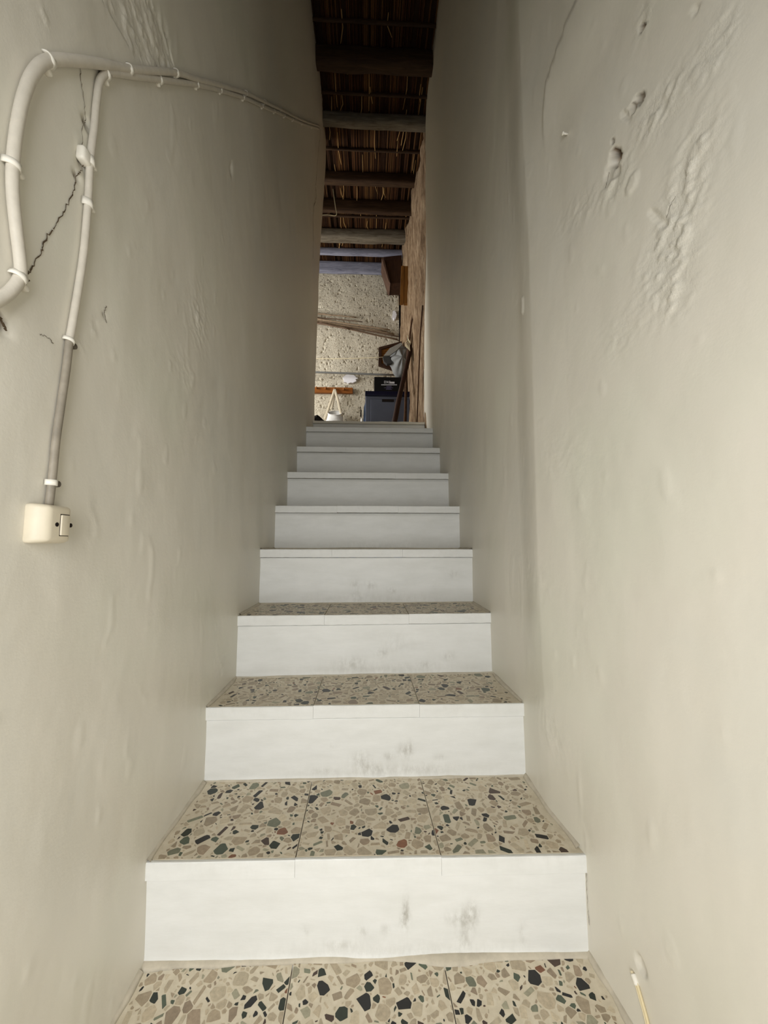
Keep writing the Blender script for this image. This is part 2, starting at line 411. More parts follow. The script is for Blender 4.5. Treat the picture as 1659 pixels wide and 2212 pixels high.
# right wall
Ys = spaced((-0.54, 0.36, 0.06), (0.36, 1.25, 0.0045), (1.25, 3.0, 0.018))
Yg, Zg = np.meshgrid(Ys, Zs, indexing='ij'); XR = right_x(Yg, Zg)
wear_and_shade = np.zeros_like(XR); flake = np.zeros_like(XR)
for (px, py, a, b, s_) in ((1425, 235, 0.030, 0.035, 1.0), (1500, 330, 0.022, 0.045, 0.9), (1465, 460, 0.022, 0.05, 1.2), (1440, 560, 0.03, 0.045, 1.1), (1450, 640, 0.022, 0.035, 1.0),
                           (1260, 450, 0.06, 0.03, 0.4), (1330, 390, 0.02, 0.03, 0.8), (1545, 100, 0.02, 0.04, 0.7), (1390, 40, 0.012, 0.03, 0.6), (1345, 720, 0.03, 0.04, 0.35), (1220, 980, 0.05, 0.05, 0.2),
                           (1190, 1580, 0.04, 0.05, 0.45), (1150, 1240, 0.08, 0.06, 0.2)):
    c = pr(px, py); flake += s_*blob(Yg, Zg, c[1], c[2], a*1.6, b, 0.35)
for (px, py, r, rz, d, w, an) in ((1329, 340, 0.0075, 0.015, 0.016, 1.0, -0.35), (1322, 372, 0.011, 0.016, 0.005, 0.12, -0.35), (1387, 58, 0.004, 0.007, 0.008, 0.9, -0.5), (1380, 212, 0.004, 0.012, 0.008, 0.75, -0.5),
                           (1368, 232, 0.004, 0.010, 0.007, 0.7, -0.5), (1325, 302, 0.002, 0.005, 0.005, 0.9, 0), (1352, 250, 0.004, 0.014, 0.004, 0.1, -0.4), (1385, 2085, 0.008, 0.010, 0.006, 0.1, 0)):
    c = pr(px, py); b = blob(Yg, Zg, c[1], c[2], r*1.7, rz*1.5, an); b = b*(1+0.7*vn(Yg*90, Zg*90, 6)); XR += d*sstep(0.32, 0.62, b); wear_and_shade = np.maximum(wear_and_shade, w*sstep(0.33, 0.42, b)*(1-0.75*sstep(0.3, 1.1, (Yg-c[1])/(r*1.7))))  # brown dirt on the near half also paints the shade inside the hole
for (px, py, ry_, rz_, h, an) in ((1130, 660, 0.012, 0.03, 0.004, 0.0), (1365, 400, 0.014, 0.020, 0.003, 0.3), (1420, 470, 0.006, 0.035, -0.003, -0.5), (1500, 20, 0.005, 0.012, -0.004, -0.3)):
    c = pr(px, py); XR -= h*sstep(0.35, 0.6, blob(Yg, Zg, c[1], c[2], ry_, rz_, an))
XR -= ridges(Yg, Zg, flake, 71)
rez = [1.7, 1.95, 2.72, 3.24, 4.16, 4.5]; rey = [3.12, 3.12, 3.05, 2.95, 2.89, 2.82]
def redge(Y, Z):
    e = np.interp(Z, rez, rey)+0.03*fbm(Z*6, Z*0+7, 4, 14); return np.where(Y > 2.5, 2.5+(Y-2.5)*(e-2.5)/0.5, Y)
o_right = wall_grid('wall_right', Ys, Zs, XR, 0.68, 1, np.clip(wear_and_shade, 0, 1), np.clip(flake, 0, 1.3), M_wall, redge)
tag(o_right, 'off-white plaster stair wall with a brown hole and peeling paint', 'wall', kind='structure')

def ribbon(path, w, fx, off):
    """thin strip lying on a wall face"""
    V = []; Fc = []; P = [(p[1], p[2]) for p in path]; n = len(P)
    for i, (y, z) in enumerate(P):
        a = np.array(P[max(i-1, 0)]); b = np.array(P[min(i+1, n-1)]); t = b-a; t = t/(np.linalg.norm(t)+1e-9); nn = np.array([-t[1], t[0]])
        h = (w(i/(n-1)) if callable(w) else w)*random.uniform(0.45, 1.2)/2
        for s in (-1, 1):
            q = (y+s*nn[0]*h, z+s*nn[1]*h); V.append((float(fx(q[0], q[1]))+off, q[0], q[1]))
    for i in range(n-1): Fc.append((2*i, 2*i+1, 2*i+3, 2*i+2))
    return V, Fc
def jag(pix, f, n=7, amp=0.0018):
    P = crom([f(*p) for p in pix], n)
    return [p+np.array([0, random.uniform(-amp, amp), random.uniform(-amp, amp)]) for p in P]
for pix, w in (([(172, 145), (176, 190), (183, 250), (181, 270)], 0.0011), ([(176, 270), (176, 330)], 0.0010), ([(178, 355), (172, 372), (164, 378), (162, 400), (150, 430), (132, 465), (112, 495)], 0.0016),
               ([(112, 495), (95, 520), (86, 545), (66, 580), (58, 592)], 0.0020), ([(24, 628), (12, 638), (-6, 650)], 0.003), ([(228, 658), (225, 676), (229, 696)], 0.0014), ([(85, 722), (102, 730), (114, 742)], 0.0012),
               ([(0, 688), (6, 705), (11, 712)], 0.004), ([(62, 605), (46, 618), (30, 622)], 0.0016)):
    part('crack', ribbon(jag(pix, pl), w, left_x, 0.0012), M_crack, o_left)
lp = lambda x, y: at_x(x, y, -0.438)
for pix, w in (([(678, 280), (677, 330), (677, 400)], 0.006), ([(677, 405), (679, 420), (678, 434), (675, 452), (675, 500), (674, 560)], 0.007)):
    part('crack', ribbon(jag(pix, lp, 7, 0.004), w, lambda y, z: left_x(y, z), 0.003), M_crack, o_left)
for pix, w in (([(1306, 418), (1312, 395), (1318, 370)], 0.0012), ([(1441, 470), (1452, 440), (1460, 425)], 0.0009), ([(1268, 1880), (1269, 1920), (1271, 1960), (1275, 2000)], 0.0011)):
    part('crack', ribbon(jag(pix, pr, 6, 0.001), w, right_x, -0.0015), M_crack, o_right)

# ------------------------------------------------------------------ staircase
stairs = thing('staircase', 'straight flight of white painted steps with terrazzo treads', 'stairs', (0, SY[0], 0))
def lerp(a, b, t): return a+(b-a)*t
def clip_poly(P, n, d):
    out = []
    for i in range(len(P)):
        a, b = P[i], P[(i+1) % len(P)]; da, db = n@a-d, n@b-d
        if da <= 0: out.append(a)
        if (da < 0) != (db < 0) and abs(da-db) > 1e-12: out.append(a+(b-a)*(da/(da-db)))
    return out
PAL = [((186, 171, 146), 32), ((168, 152, 128), 24), ((198, 184, 158), 14), ((156, 138, 116), 8), ((160, 155, 132), 5), ((24, 23, 23), 8), ((36, 44, 34), 7), ((80, 90, 74), 4), ((122, 124, 104), 3.5), ((74, 56, 46), 3), ((132, 88, 62), 0.7)]
PALC = [lin(*c) for c, _ in PAL]; PALW = np.array([w for _, w in PAL], float); PALW /= PALW.sum()
def make_chips(w, d, seed):
    """angular stone chips filling a w x d tile: list of (outline, colour)"""
    g = np.random.default_rng(seed); pts = []; rad = []; cell = 0.03; grid = {}
    def ok(p, r):
        i, j = int(p[0]/cell), int(p[1]/cell)
        for a in range(i-1, i+2):
            for b in range(j-1, j+2):
                for k in grid.get((a, b), ()):
                    if (pts[k][0]-p[0])**2+(pts[k][1]-p[1])**2 < ((rad[k]+r)*0.93)**2: return False
        return True
    for R, tries in ((0.0150, 70), (0.0115, 320), (0.0085, 1200), (0.006, 2600), (0.0036, 5000)):
        for _ in range(tries):
            p = (g.random()*w, g.random()*d); r = R*g.uniform(0.85, 1.15)
            if ok(p, r): grid.setdefault((int(p[0]/cell), int(p[1]/cell)), []).append(len(pts)); pts.append(p); rad.append(r)
    P = np.array(pts); Rr = np.array(rad); out = []
    for k in range(len(P)):
        c = P[k]; r = Rr[k]; m = r*1.45
        poly = [np.array(q) for q in ((max(0.001, c[0]-m), max(0.001, c[1]-m)), (min(w-0.001, c[0]+m), max(0.001, c[1]-m)), (min(w-0.001, c[0]+m), min(d-0.001, c[1]+m)), (max(0.001, c[0]-m), min(d-0.001, c[1]+m)))]
        dd = P-c; dist = np.hypot(dd[:, 0], dd[:, 1]); nb = np.where((dist < 0.05) & (dist > 1e-9))[0]; gap = g.uniform(0.0005, 0.0017)
        for j in nb:
            n = dd[j]/dist[j]; t = (dist[j]**2+r*r-Rr[j]**2)/(2*dist[j])-gap
            if t > m*1.6: continue
            poly = clip_poly(poly, n, n@c+t)
            if len(poly) < 3: break
        if g.random() < 0.38:
            a = g.random()*6.283; n = np.array([math.cos(a), math.sin(a)]); k1 = r*g.uniform(0.22, 0.5)
            poly = clip_poly(poly, n, n@c+k1)
            if len(poly) >= 3: poly = clip_poly(poly, -n, -(n@c)+k1*g.uniform(0.7, 1.2))
            if len(poly) < 3: continue
        for _ in range(g.integers(1, 5)):
            a = g.random()*6.283; n = np.array([math.cos(a), math.sin(a)])
            poly = clip_poly(poly, n, n@c+r*g.uniform(0.35, 0.95))
            if len(poly) < 3: break
        if len(poly) < 3: continue
        q = np.array(poly); keep = [0]
        for i in range(1, len(q)):
            if np.hypot(*(q[i]-q[keep[-1]])) > 0.0009: keep.append(i)
        q = q[keep]
        if len(q) < 3: continue
        ci = g.choice(len(PALC), p=PALW); col = np.array(PALC[ci])*g.uniform(0.85, 1.15)
        out.append((q, col))
    return out

def riser_mesh(i, hb, ht):
    """front face of a step as a fine grid with slightly uneven paint; scuffs are an attribute"""
    A, B = LE[i], RE[i]; y0 = (A[1]+0.007, B[1]+0.007); nx, nz = (150, 36) if i < 4 else (60, 12)
    U = np.linspace(0, 1, nx); T = np.linspace(0, 1, nz); Ug, Tg = np.meshgrid(U, T, indexing='ij')
    xa, xb = A[0]-0.02, B[0]+0.02
    X = xa+(xb-xa)*Ug; Z = hb+(ht-hb)*Tg; Y = y0[0]+(y0[1]-y0[0])*Ug+0.0016*fbm(X*9, Z*9+i*7, 3, i)
    Y = Y-0.012*np.exp(-((Tg)/0.06)**2)*(1 if i < 3 else 0.4)
    f = np.stack([X, Y, Z], -1).reshape(-1, 3); I = np.arange(nx*nz).reshape(nx, nz)
    q = np.stack([I[:-1, :-1], I[1:, :-1], I[1:, 1:], I[:-1, 1:]], -1).reshape(-1, 4).tolist()
    n0 = len(f); yb = max(y0)+0.06
    bk = [(xa, yb, hb), (xb, yb, hb), (xb, yb, ht), (xa, yb, ht)]
    q += [[n0+3, n0+2, n0+1, n0], [int(k) for k in I[::-1, 0]]+[n0, n0+1], [int(k) for k in I[:, -1]]+[n0+2, n0+3], [int(k) for k in I[0, :]]+[n0+3, n0], [int(k) for k in I[-1, ::-1]]+[n0+1, n0+2]]
    me = mesh_of('riser', np.concatenate([f, np.array(bk)]), q, M_paint, True)
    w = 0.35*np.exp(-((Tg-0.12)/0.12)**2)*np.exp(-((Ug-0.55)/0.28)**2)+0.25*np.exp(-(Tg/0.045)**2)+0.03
    px = proj(f).reshape(nx, nz, 2)
    for (cx, cy_, sx, sy_, s) in SCUFF.get(i, ()): w = w+s*np.exp(-(((px[..., 0]-cx)/sx)**2+((px[..., 1]-cy_)/sy_)**2))
    attr(me, 'wear_and_shade', np.concatenate([w.ravel(), np.zeros(4)])); return me
SCUFF = {0: [(876, 1965, 7, 28, 1.5), (874, 1990, 9, 22, 1.5), (1010, 1985, 18, 26, 1.3), (1022, 1970, 10, 20, 1.2), (985, 1985, 22, 14, 0.9), (1003, 2030, 14, 24, 0.9), (780, 2012, 18, 10, 1.0), (830, 2008, 10, 10, 0.8), (1130, 2015, 8, 20, 0.8), (660, 2010, 8, 10, 0.7), (735, 2040, 30, 8, 0.8)],
         1: [(875, 1622, 14, 14, 1.5), (886, 1618, 4, 16, 1.2), (840, 1634, 10, 8, 1.2), (780, 1640, 18, 16, 1.1), (800, 1660, 30, 12, 0.9), (950, 1636, 10, 6, 0.9), (905, 1660, 60, 10, 0.6), (700, 1665, 20, 6, 0.7), (720, 1612, 8, 5, 0.5)],
         2: [(825, 1412, 12, 10, 1.0), (760, 1432, 30, 12, 0.9), (970, 1418, 12, 8, 0.8), (920, 1436, 14, 8, 0.8), (860, 1390, 30, 20, 0.3)],
         3: [(766, 1262, 8, 6, 1.2), (800, 1265, 14, 8, 0.9), (846, 1276, 8, 6, 1.1), (770, 1285, 8, 10, 0.8), (980, 1240, 12, 8, 0.7)]}
chip_list = []                                                  # (projected size, tile object, outline on the tile, z, colour)
LOW = -0.19
for i in range(-1, 9):
    # tread i lies on top of riser i; tread -1 is the lowest one in the picture
    if i < 0:
        A, B, h = np.array([-0.452, 0.555, 0]), np.array([0.470, 0.545, 0]), 0.0
    else: A, B, h = LE[i], RE[i], SH[i]
    hb = SH[i-1] if i > 0 else (0.0 if i == 0 else LOW)
    th = 0.033 if i < 8 else 0.02
    if i >= 0:
        o = link('riser', riser_mesh(i, hb-0.01, h-th-0.0025), stairs)
    else:
        part('riser', box(-0.46, 0.475, 0.562, 0.66, LOW, h-th-0.002), M_paint, stairs)
    if i == 8: 
        # the last step carries no tile: a lumpy painted sill
        N = 40; V = []; Fc = []
        for k in range(N+1):
            t = k/N; p = lerp(A, B, t); e = 0.006*float(fbm(t*14, 2.0, 3, 3)); x = p[0]+(t-0.5)*0.05
            V += [(x, p[1], h-th), (x, p[1]+0.002, h+e), (x, p[1]+0.10, h+e*0.6), (x, p[1]+0.10, h-th)]
        for k in range(N):
            for a in range(4): Fc.append((4*k+a, 4*k+(a+1) % 4, 4*k+4+(a+1) % 4, 4*k+4+a))
        part('sill', (V, Fc), M_wall, stairs, False, 'lumpy painted sill of the topmost step'); continue
    A2, B2 = (LE[i+1], RE[i+1])
    ca, cb = A2.copy(), B2.copy(); ca[1] += 0.02; cb[1] += 0.02
    for c in range(3):
        t0, t1 = c/3, (c+1)/3; g = 0.0011
        f0, f1 = lerp(A, B, t0), lerp(A, B, t1); b0, b1 = lerp(ca, cb, t0), lerp(ca, cb, t1)
        ex0 = -0.015 if c == 0 else g; ex1 = 0.015 if c == 2 else -g
        dz = random.uniform(-0.0008, 0.0008)
        edge = 0.010
        q = [(f0[0]+ex0, f0[1]+edge), (f1[0]+ex1, f1[1]+edge), (b1[0]+ex1, b1[1]), (b0[0]+ex0, b0[1])]
        V = [(x, y, h-th+dz) for x, y in q]+[(x, y, h+dz) for x, y in q]
        tile = part('tile', (V, box(0, 1, 0, 1, 0, 1)[1] and [(3, 2, 1, 0), (4, 5, 6, 7), (0, 1, 5, 4), (1, 2, 6, 5), (2, 3, 7, 6), (3, 0, 4, 7)]), M_terr, stairs)
        # painted front edge, its upper rim uneven where the paint ends
        N = 26; EV = []; EF = []
        for k in range(N+1):
            t = k/N; x = lerp(f0[0]+(ex0 if c == 0 else 0.0002), f1[0]+(ex1 if c == 2 else -0.0002), t); y = lerp(f0[1], f1[1], t); r1 = random.uniform(-0.0012, 0.0006); r2 = random.uniform(-0.001, 0.0035)
            z1 = h+dz+0.0006+0.001*float(vn(x*30, i*3.3, 2))
            EV += [(x, y+0.0005*r1, h-th+dz+0.0006*random.uniform(-1, 1)), (x, y+r1*0.3, z1-0.002), (x, y+0.0015, z1), (x, y+edge*0.45+r2*0.6, z1), (x, y+edge, h+dz-0.001), (x, y+edge, h-th+dz)]
        for k in range(N):
            for a in range(6): EF.append((6*k+a, 6*k+(a+1) % 6, 6*k+6+(a+1) % 6, 6*k+6+a)[::-1])
        EF += [tuple(range(6)), tuple(range(6*N, 6*N+6))[::-1]]
        me = mesh_of('painted_edge', EV, EF, M_paint); attr(me, 'wear_and_shade', [random.random()*0.25 if j % 6 in (1, 2, 3) else 0.05 for j in range(len(EV))])
        link('painted_edge', me, tile)
        if i <= 2:
            w = float(q[1][0]-q[0][0]); d = float(q[3][1]-q[0][1]); mar = 0.016 if c in (0, 2) else 0
            for poly, col in make_chips(w, d, 100+i*10+c):
                u = poly[:, 0]/w; v = poly[:, 1]/d
                xy = np.stack([(q[0][0]*(1-u)+q[1][0]*u)*(1-v)+(q[3][0]*(1-u)+q[2][0]*u)*v, (q[0][1]*(1-u)+q[1][1]*u)*(1-v)+(q[3][1]*(1-u)+q[2][1]*u)*v], -1)
                if i < 0 and xy[:, 1].mean() < 0.66: continue
                if float(left_x(xy[:, 1].mean(), h))+0.012 > xy[:, 0].min() or float(right_x(xy[:, 1].mean(), h))-0.014 < xy[:, 0].max(): continue
                p2 = proj(np.concatenate([xy, np.full((len(xy), 1), h)], 1)); a, b = p2[:, 0], p2[:, 1]
                ar = 0.5*abs(np.dot(a, np.roll(b, -1))-np.dot(b, np.roll(a, -1)))
                if p2[:, 1].mean() > 2235: ar = 0
                chip_list.append((ar, tile, xy, h+dz, col))
    # mortar fillet where the tread meets the riser above
    if i < 4:
        N = 40; V = []; Fc = []; dpt = 0.019 if i < 0 else 0.012
        for k in range(N+1):
            t = k/N; p = lerp(A2, B2, t); x = p[0]+(t-0.5)*0.03; e = dpt*(0.8+0.9*float(fbm(t*7, i*2.0, 3, 1))); y = p[1]+0.006
            V += [(x, y-e, h-0.001), (x, y-e*0.45, h+0.0025), (x, y+0.012, h+0.011), (x, y+0.014, h-0.001)]
        for k in range(N):
            for a in range(4): Fc.append((4*k+a, 4*k+(a+1) % 4, 4*k+4+(a+1) % 4, 4*k+4+a)[::-1])
        Fc += [(0, 1, 2, 3), tuple(4*N+j for j in (3, 2, 1, 0))]
        part('mortar_fillet', (V, Fc), M_mortar, stairs, True)
        # mortar along the two walls
        for s, fx in ((-1, left_x), (1, right_x)):
            V = []; Fc = []; ya = max(A[1], B[1])+0.002; yb_ = min(A2[1], B2[1])+0.008; n = 16
            if i < 0: ya = 0.6
            for k in range(n+1):
                y = lerp(ya, yb_, k/n); x = float(fx(y, h)); e = 0.011*(0.8+0.8*float(vn(y*25, i*3.0, 5)))
                V += [(x-s*e, y, h-0.001), (x-s*e*0.5, y, h+0.003), (x+s*0.004, y, h+0.010), (x+s*0.004, y, h-0.001)]
            for k in range(n):
                for a in range(4): Fc.append((4*k+a, 4*k+(a+1) % 4, 4*k+4+(a+1) % 4, 4*k+4+a)[::s])
            part('mortar_fillet', (V, Fc), M_mortar, stairs, True)
# stone chips: the 300 that show largest are objects of their own, the rest one inlay per tile
chip_list.sort(key=lambda c: -c[0])
def chip_vf(xy, z):
    k = len(xy); c = xy.mean(0); inn = c+(xy-c)*0.985
    V = [(x, y, z-0.001) for x, y in xy]+[(x, y, z+0.0004) for x, y in inn]
    return V, [tuple(range(k, 2*k))]+[(j, (j+1) % k, (j+1) % k+k, j+k) for j in range(k)]
def ccw(xy):
    a, b = xy[:, 0], xy[:, 1]
    return xy if np.dot(a, np.roll(b, -1))-np.dot(b, np.roll(a, -1)) > 0 else xy[::-1]
rest = {}
for n, (ar, tile, xy, z, col) in enumerate(chip_list):
    V, Fc = chip_vf(ccw(xy), z)
    if n < 300:
        me = mesh_of('stone_chip', V, Fc, M_chip); cattr(me, 'chip_colour', [(*col, 1)]*len(V)); link('stone_chip', me, tile)
    else:
        L = rest.setdefault(tile.name, [tile, [], [], []]); k = len(L[1]); L[1] += V; L[2] += [tuple(j+k for j in f) for f in Fc]; L[3] += [(*col, 1)]*len(V)
for tile, V, Fc, C in rest.values():
    me = mesh_of('chip_inlay', V, Fc, M_chip); cattr(me, 'chip_colour', C); link('chip_inlay', me, tile)['kind'] = 'stuff'

# ------------------------------------------------------------------ rest of the shell
def shell(name, vf, mat, label, cat):
    return tag(part(name, vf, mat, None), label, cat, kind='structure')
shell('floor', box(-0.75, 0.8, -0.66, 0.60, LOW-0.1, LOW), M_floor, 'cement entrance landing below the lowest step', 'floor')
shell('wall_front', join(box(-0.75, 0.8, -0.66, -0.52, 1.55, 4.46), box(-0.75, -0.46, -0.66, -0.52, LOW-0.1, 1.55), box(0.36, 0.8, -0.66, -0.52, LOW-0.1, 1.55)), M_wall, 'plaster wall with the open entrance behind the camera', 'wall')
shell('floor_upper', box(-2.7, 0.75, 3.10, 4.95, UF-0.15, UF), M_floor, 'cement floor of the dark room at the head of the stairs', 'floor')
shell('wall_near', box(-2.7, -0.66, 2.95, 3.10, UF-0.15, 4.46), M_rough, 'rough plaster partition beside the head of the stairs', 'wall')
shell('wall_window', join(box(-2.7, -2.5, 3.0, 3.3, UF-.15, 4.46), box(-2.7, -2.5, 4.2, 4.95, UF-.15, 4.46), box(-2.7, -2.5, 3.3, 4.2, UF-.15, 2.45), box(-2.7, -2.5, 3.3, 4.2, 3.45, 4.46)), M_rough, 'rough plaster wall with the window of the upper room', 'wall')

# far wall of the upper room: pitted plaster in real relief
BY = 4.72
Xs = spaced((-2.6, -0.62, 0.08), (-0.62, 0.62, 0.007)); Zs2 = spaced((UF-0.1, 2.2, 0.05), (2.2, 4.35, 0.007), (4.35, 4.46, 0.05))
Xg, Zg = np.meshgrid(Xs, Zs2, indexing='ij')
Yw = BY+0.02*fbm(Xg*2.2, Zg*2.2, 3, 21)+0.003*fbm(Xg*20, Zg*20, 3, 22)
pit = np.clip(fbm(Xg*42, Zg*36, 2, 25)-0.30, 0, 1); Yw = Yw+0.05*pit
f = np.stack([Xg, Yw, Zg], -1).reshape(-1, 3); I = np.arange(f.shape[0]).reshape(Xg.shape)
q = np.stack([I[:-1, :-1], I[1:, :-1], I[1:, 1:], I[:-1, 1:]], -1).reshape(-1, 4).tolist(); n0 = len(f)
loop = np.concatenate([I[:, 0], I[-1, 1:], I[-2::-1, -1], I[0, -2:0:-1]]); bk = f[loop].copy(); bk[:, 1] = BY+0.2; k = len(loop)
q += [[int(loop[(j+1) % k]), int(loop[j]), n0+j, n0+(j+1) % k] for j in range(k)]+[list(range(n0, n0+k))[::-1]]
o_back = link('wall_back', mesh_of('wall_back', np.concatenate([f, bk]), q, M_rough, True))
tag(o_back, 'pitted rough plaster wall at the far end of the upper room', 'wall', kind='structure')
def by(x, y, d=0.0): return at_y(x, y, BY-d)
for c, R in (((755, 817), (15, 9)), ((852, 680), (5, 9))):
    out = []
    for k in range(22):
        a = 2*math.pi*k/22; r = 1+random.uniform(-0.3, 0.25); out.append(by(c[0]+R[0]*r*math.cos(a), c[1]+R[1]*r*math.sin(a), 0.032))
    part('plaster_patch', prism(out, (0, 1, 0), 0.035), M_patch, o_back)

# bare side wall beyond the end of the plaster
Yb = spaced((2.7, 4.80, 0.014)); Zb = spaced((UF-0.1, 2.0, 0.05), (2.0, 4.40, 0.014), (4.40, 4.46, 0.03))
Yg, Zg = np.meshgrid(Yb, Zb, indexing='ij')
Xb = np.interp(Yg, [2.7, 3.0, 3.5, 4.6, 4.8], [0.485, 0.470, 0.445, 0.395, 0.39])
Xb = Xb+0.030*fbm(Yg*5, Zg*1.3, 4, 31)+0.012*fbm(Yg*22, Zg*8, 3, 33)+0.02*sstep(0.1, 0.3, fbm(Yg*7, Zg*0.7, 2, 36))
o_bare = wall_grid('wall_side', Yb, Zb, Xb, 0.72, 1, np.zeros_like(Xb), np.zeros_like(Xb), M_bare_wall)
tag(o_bare, 'bare brown earthy wall where the plaster has come away', 'wall', kind='structure')

# ------------------------------------------------------------------ ceiling of canes on beams
CT = 4.42
ceil = shell('ceiling', box(-2.7, 0.75, -0.66, 4.95, CT+0.03, CT+0.10), M_ceil, 'dark ceiling of cane matting laid over wooden beams', 'ceiling')
V, Fc, C = [], [], []
x = -0.62
while x < 0.62:
    r = random.uniform(0.0045, 0.0075); n = 9; y0 = 1.7
    path = [(x+random.uniform(-0.002, 0.002), y0+(4.75-y0)*k/n, CT+0.012+random.uniform(-0.003, 0.002)) for k in range(n+1)]
    v, f = tube(path, r, 6); kk = len(V); V += v; Fc += [tuple(j+kk for j in q_) for q_ in f]
    c = np.array(lin(*random.choice([(76, 46, 24), (66, 40, 20), (86, 56, 30), (56, 34, 18), (98, 68, 38)])))*random.uniform(0.7, 1.1); C += [(*c, 1)]*len(v); x += 2*r+random.uniform(0.0, 0.002)
    if random.random() < 0.04: x += 0.03
# loose splinters hanging below the mat
for k in range(46):
    x0 = random.uniform(-0.42, 0.44); y0 = random.uniform(2.3, 4.3); L = random.uniform(0.08, 0.3)
    v, f = tube([(x0, y0, CT+0.004), (x0+random.uniform(-.01, .01), y0+L/2, CT-random.uniform(0, .012)), (x0+random.uniform(-.03, .03), y0+L, CT-random.uniform(0.0, .02))], 0.003, 5)
    kk = len(V); V += v; Fc += [tuple(j+kk for j in q_) for q_ in f]; c = lin(186, 150, 98); C += [(*c, 1)]*len(v)
me = mesh_of('cane_mat', V, Fc, M_reed, True); cattr(me, 'chip_colour', C); link('cane_mat', me, ceil)['kind'] = 'stuff'
def beam(yt, yb, drop, mat, name='beam', rnd=0.25, wob=0.006, x0=-0.95, x1=0.62):
    """a beam spanning the stair and the room: front top edge seen at row yt, rear bottom edge at row yb"""
    a = at_z(795, yt, CT)[1]; b = max(at_z(795, yb, CT-drop)[1], a+0.02)
    N = 34; S = 12; V = []; Fc = []; cyy, czz = (a+b)/2, CT-drop/2+0.006; hw, hh = (b-a)/2, drop/2+0.006
    for k in range(N+1):
        x = lerp(x0, x1, k/N)
        for s in range(S):
            an = 2*math.pi*(s+0.5)/S; e = rnd
            cx_, sz_ = math.cos(an), math.sin(an)
            ux = math.copysign(abs(cx_)**(2*e if e > 0.2 else 0.35), cx_); uz = math.copysign(abs(sz_)**(2*e if e > 0.2 else 0.35), sz_)
            V.append((x, cyy+hw*ux+wob*float(fbm(x*6+s*3.1, yt*0.1+s, 2, 41)), czz+hh*uz+wob*float(fbm(x*5+s*2.3, yt*0.13+s, 2, 43))))
    for k in range(N):
        for s in range(S): s2 = (s+1) % S; Fc.append((k*S+s, (k+1)*S+s, (k+1)*S+s2, k*S+s2))
    Fc += [tuple(range(S)), tuple(range(N*S, N*S+S))[::-1]]
    return part(name, (V, Fc), mat, ceil, True)
beam(566, 595, 0.15, M_beam_blue)['label'] = 'bluish grey beam against the far wall'
beam(536, 557, 0.09, M_beam_blue, 'beam', 0.5, 0.004)['label'] = 'bluish grey round pole'
beam(492, 531, 0.13, M_beam_grey, 'beam', 0.3, 0.012)
beam(430, 466, 0.14, M_beam_brown, 'beam', 0.3)
beam(372, 405, 0.09, M_beam_brown, 'beam', 0.2)
beam(240, 286, 0.09, M_beam_grey, 'beam', 0.35, 0.014)
beam(95, 168, 0.14, M_beam_brown, 'beam', 0.3, 0.01)
for yt, yb in ((466, 471), (321, 329), (199, 208), (42, 51)): beam(yt, yb, 0.02, M_beam_brown, 'batten', 0.5, 0.003)

def hug_left(P, off):
    out = []
    for p in P: p = np.array(p, float); p[0] = float(left_x(p[1], p[2]))+off-0.006*float(sstep(2.86, 2.875, p[1])*sstep(2.9, 3.2, p[2])); out.append(p)
    return out
# ------------------------------------------------------------------ cables, clips and switch on the left wall
def on_left(pix, off): 
    out = []
    for x, y in pix:
        p = pl(x, y); X = float(left_x(p[1], p[2])); p = at_x(x, y, X+off); X = float(left_x(p[1], p[2])); out.append(at_x(x, y, X+off))
    return out
loop_px = [(-40, 668), (-10, 652), (22, 630), (42, 602), (44, 570), (36, 500), (28, 420), (28, 355), (36, 280), (50, 212), (72, 158), (104, 131), (160, 131), (230, 140), (290, 150), (345, 154), (385, 158), (425, 171), (475, 184), (528, 200), (568, 218), (606, 236), (632, 250), (662, 264), (688, 272)]
drop_px = [(688, 278), (662, 270), (632, 258), (606, 246), (568, 230), (528, 212), (475, 195), (425, 183), (345, 172), (280, 163), (238, 157), (217, 172), (209, 215), (204, 270), (195, 345), (190, 440), (176, 580), (158, 690), (150, 735)]
bare_px = [(150, 735), (144, 790), (134, 860), (121, 950), (112, 1040), (106, 1092)]
c1 = thing('cable', 'thick painted cable looping up at the edge and running along the wall', 'cable', on_left([(28, 355)], 0.008)[0])
part('sheath', tube(hug_left(crom(on_left(loop_px, 0.007), 9), 0.007), lambda t: 0.0072 if t < 0.55 else 0.0062, 12, 0.9), M_cable, c1, True)
c2 = thing('cable', 'slimmer cable dropping down the wall to the ivory switch', 'cable', on_left([(176, 580)], 0.006)[0])
part('sheath', tube(hug_left(crom(on_left(drop_px, 0.0055), 9), 0.0055), 0.0056, 12, 0.9), M_cable, c2, True, 'white painted run of the cable')
part('bare_sheath', tube(hug_left(crom(on_left(bare_px, 0.0055), 9), 0.0055), 0.0055, 12, 0.9), M_bare, c2, True, 'unpainted grey lower run of the cable')
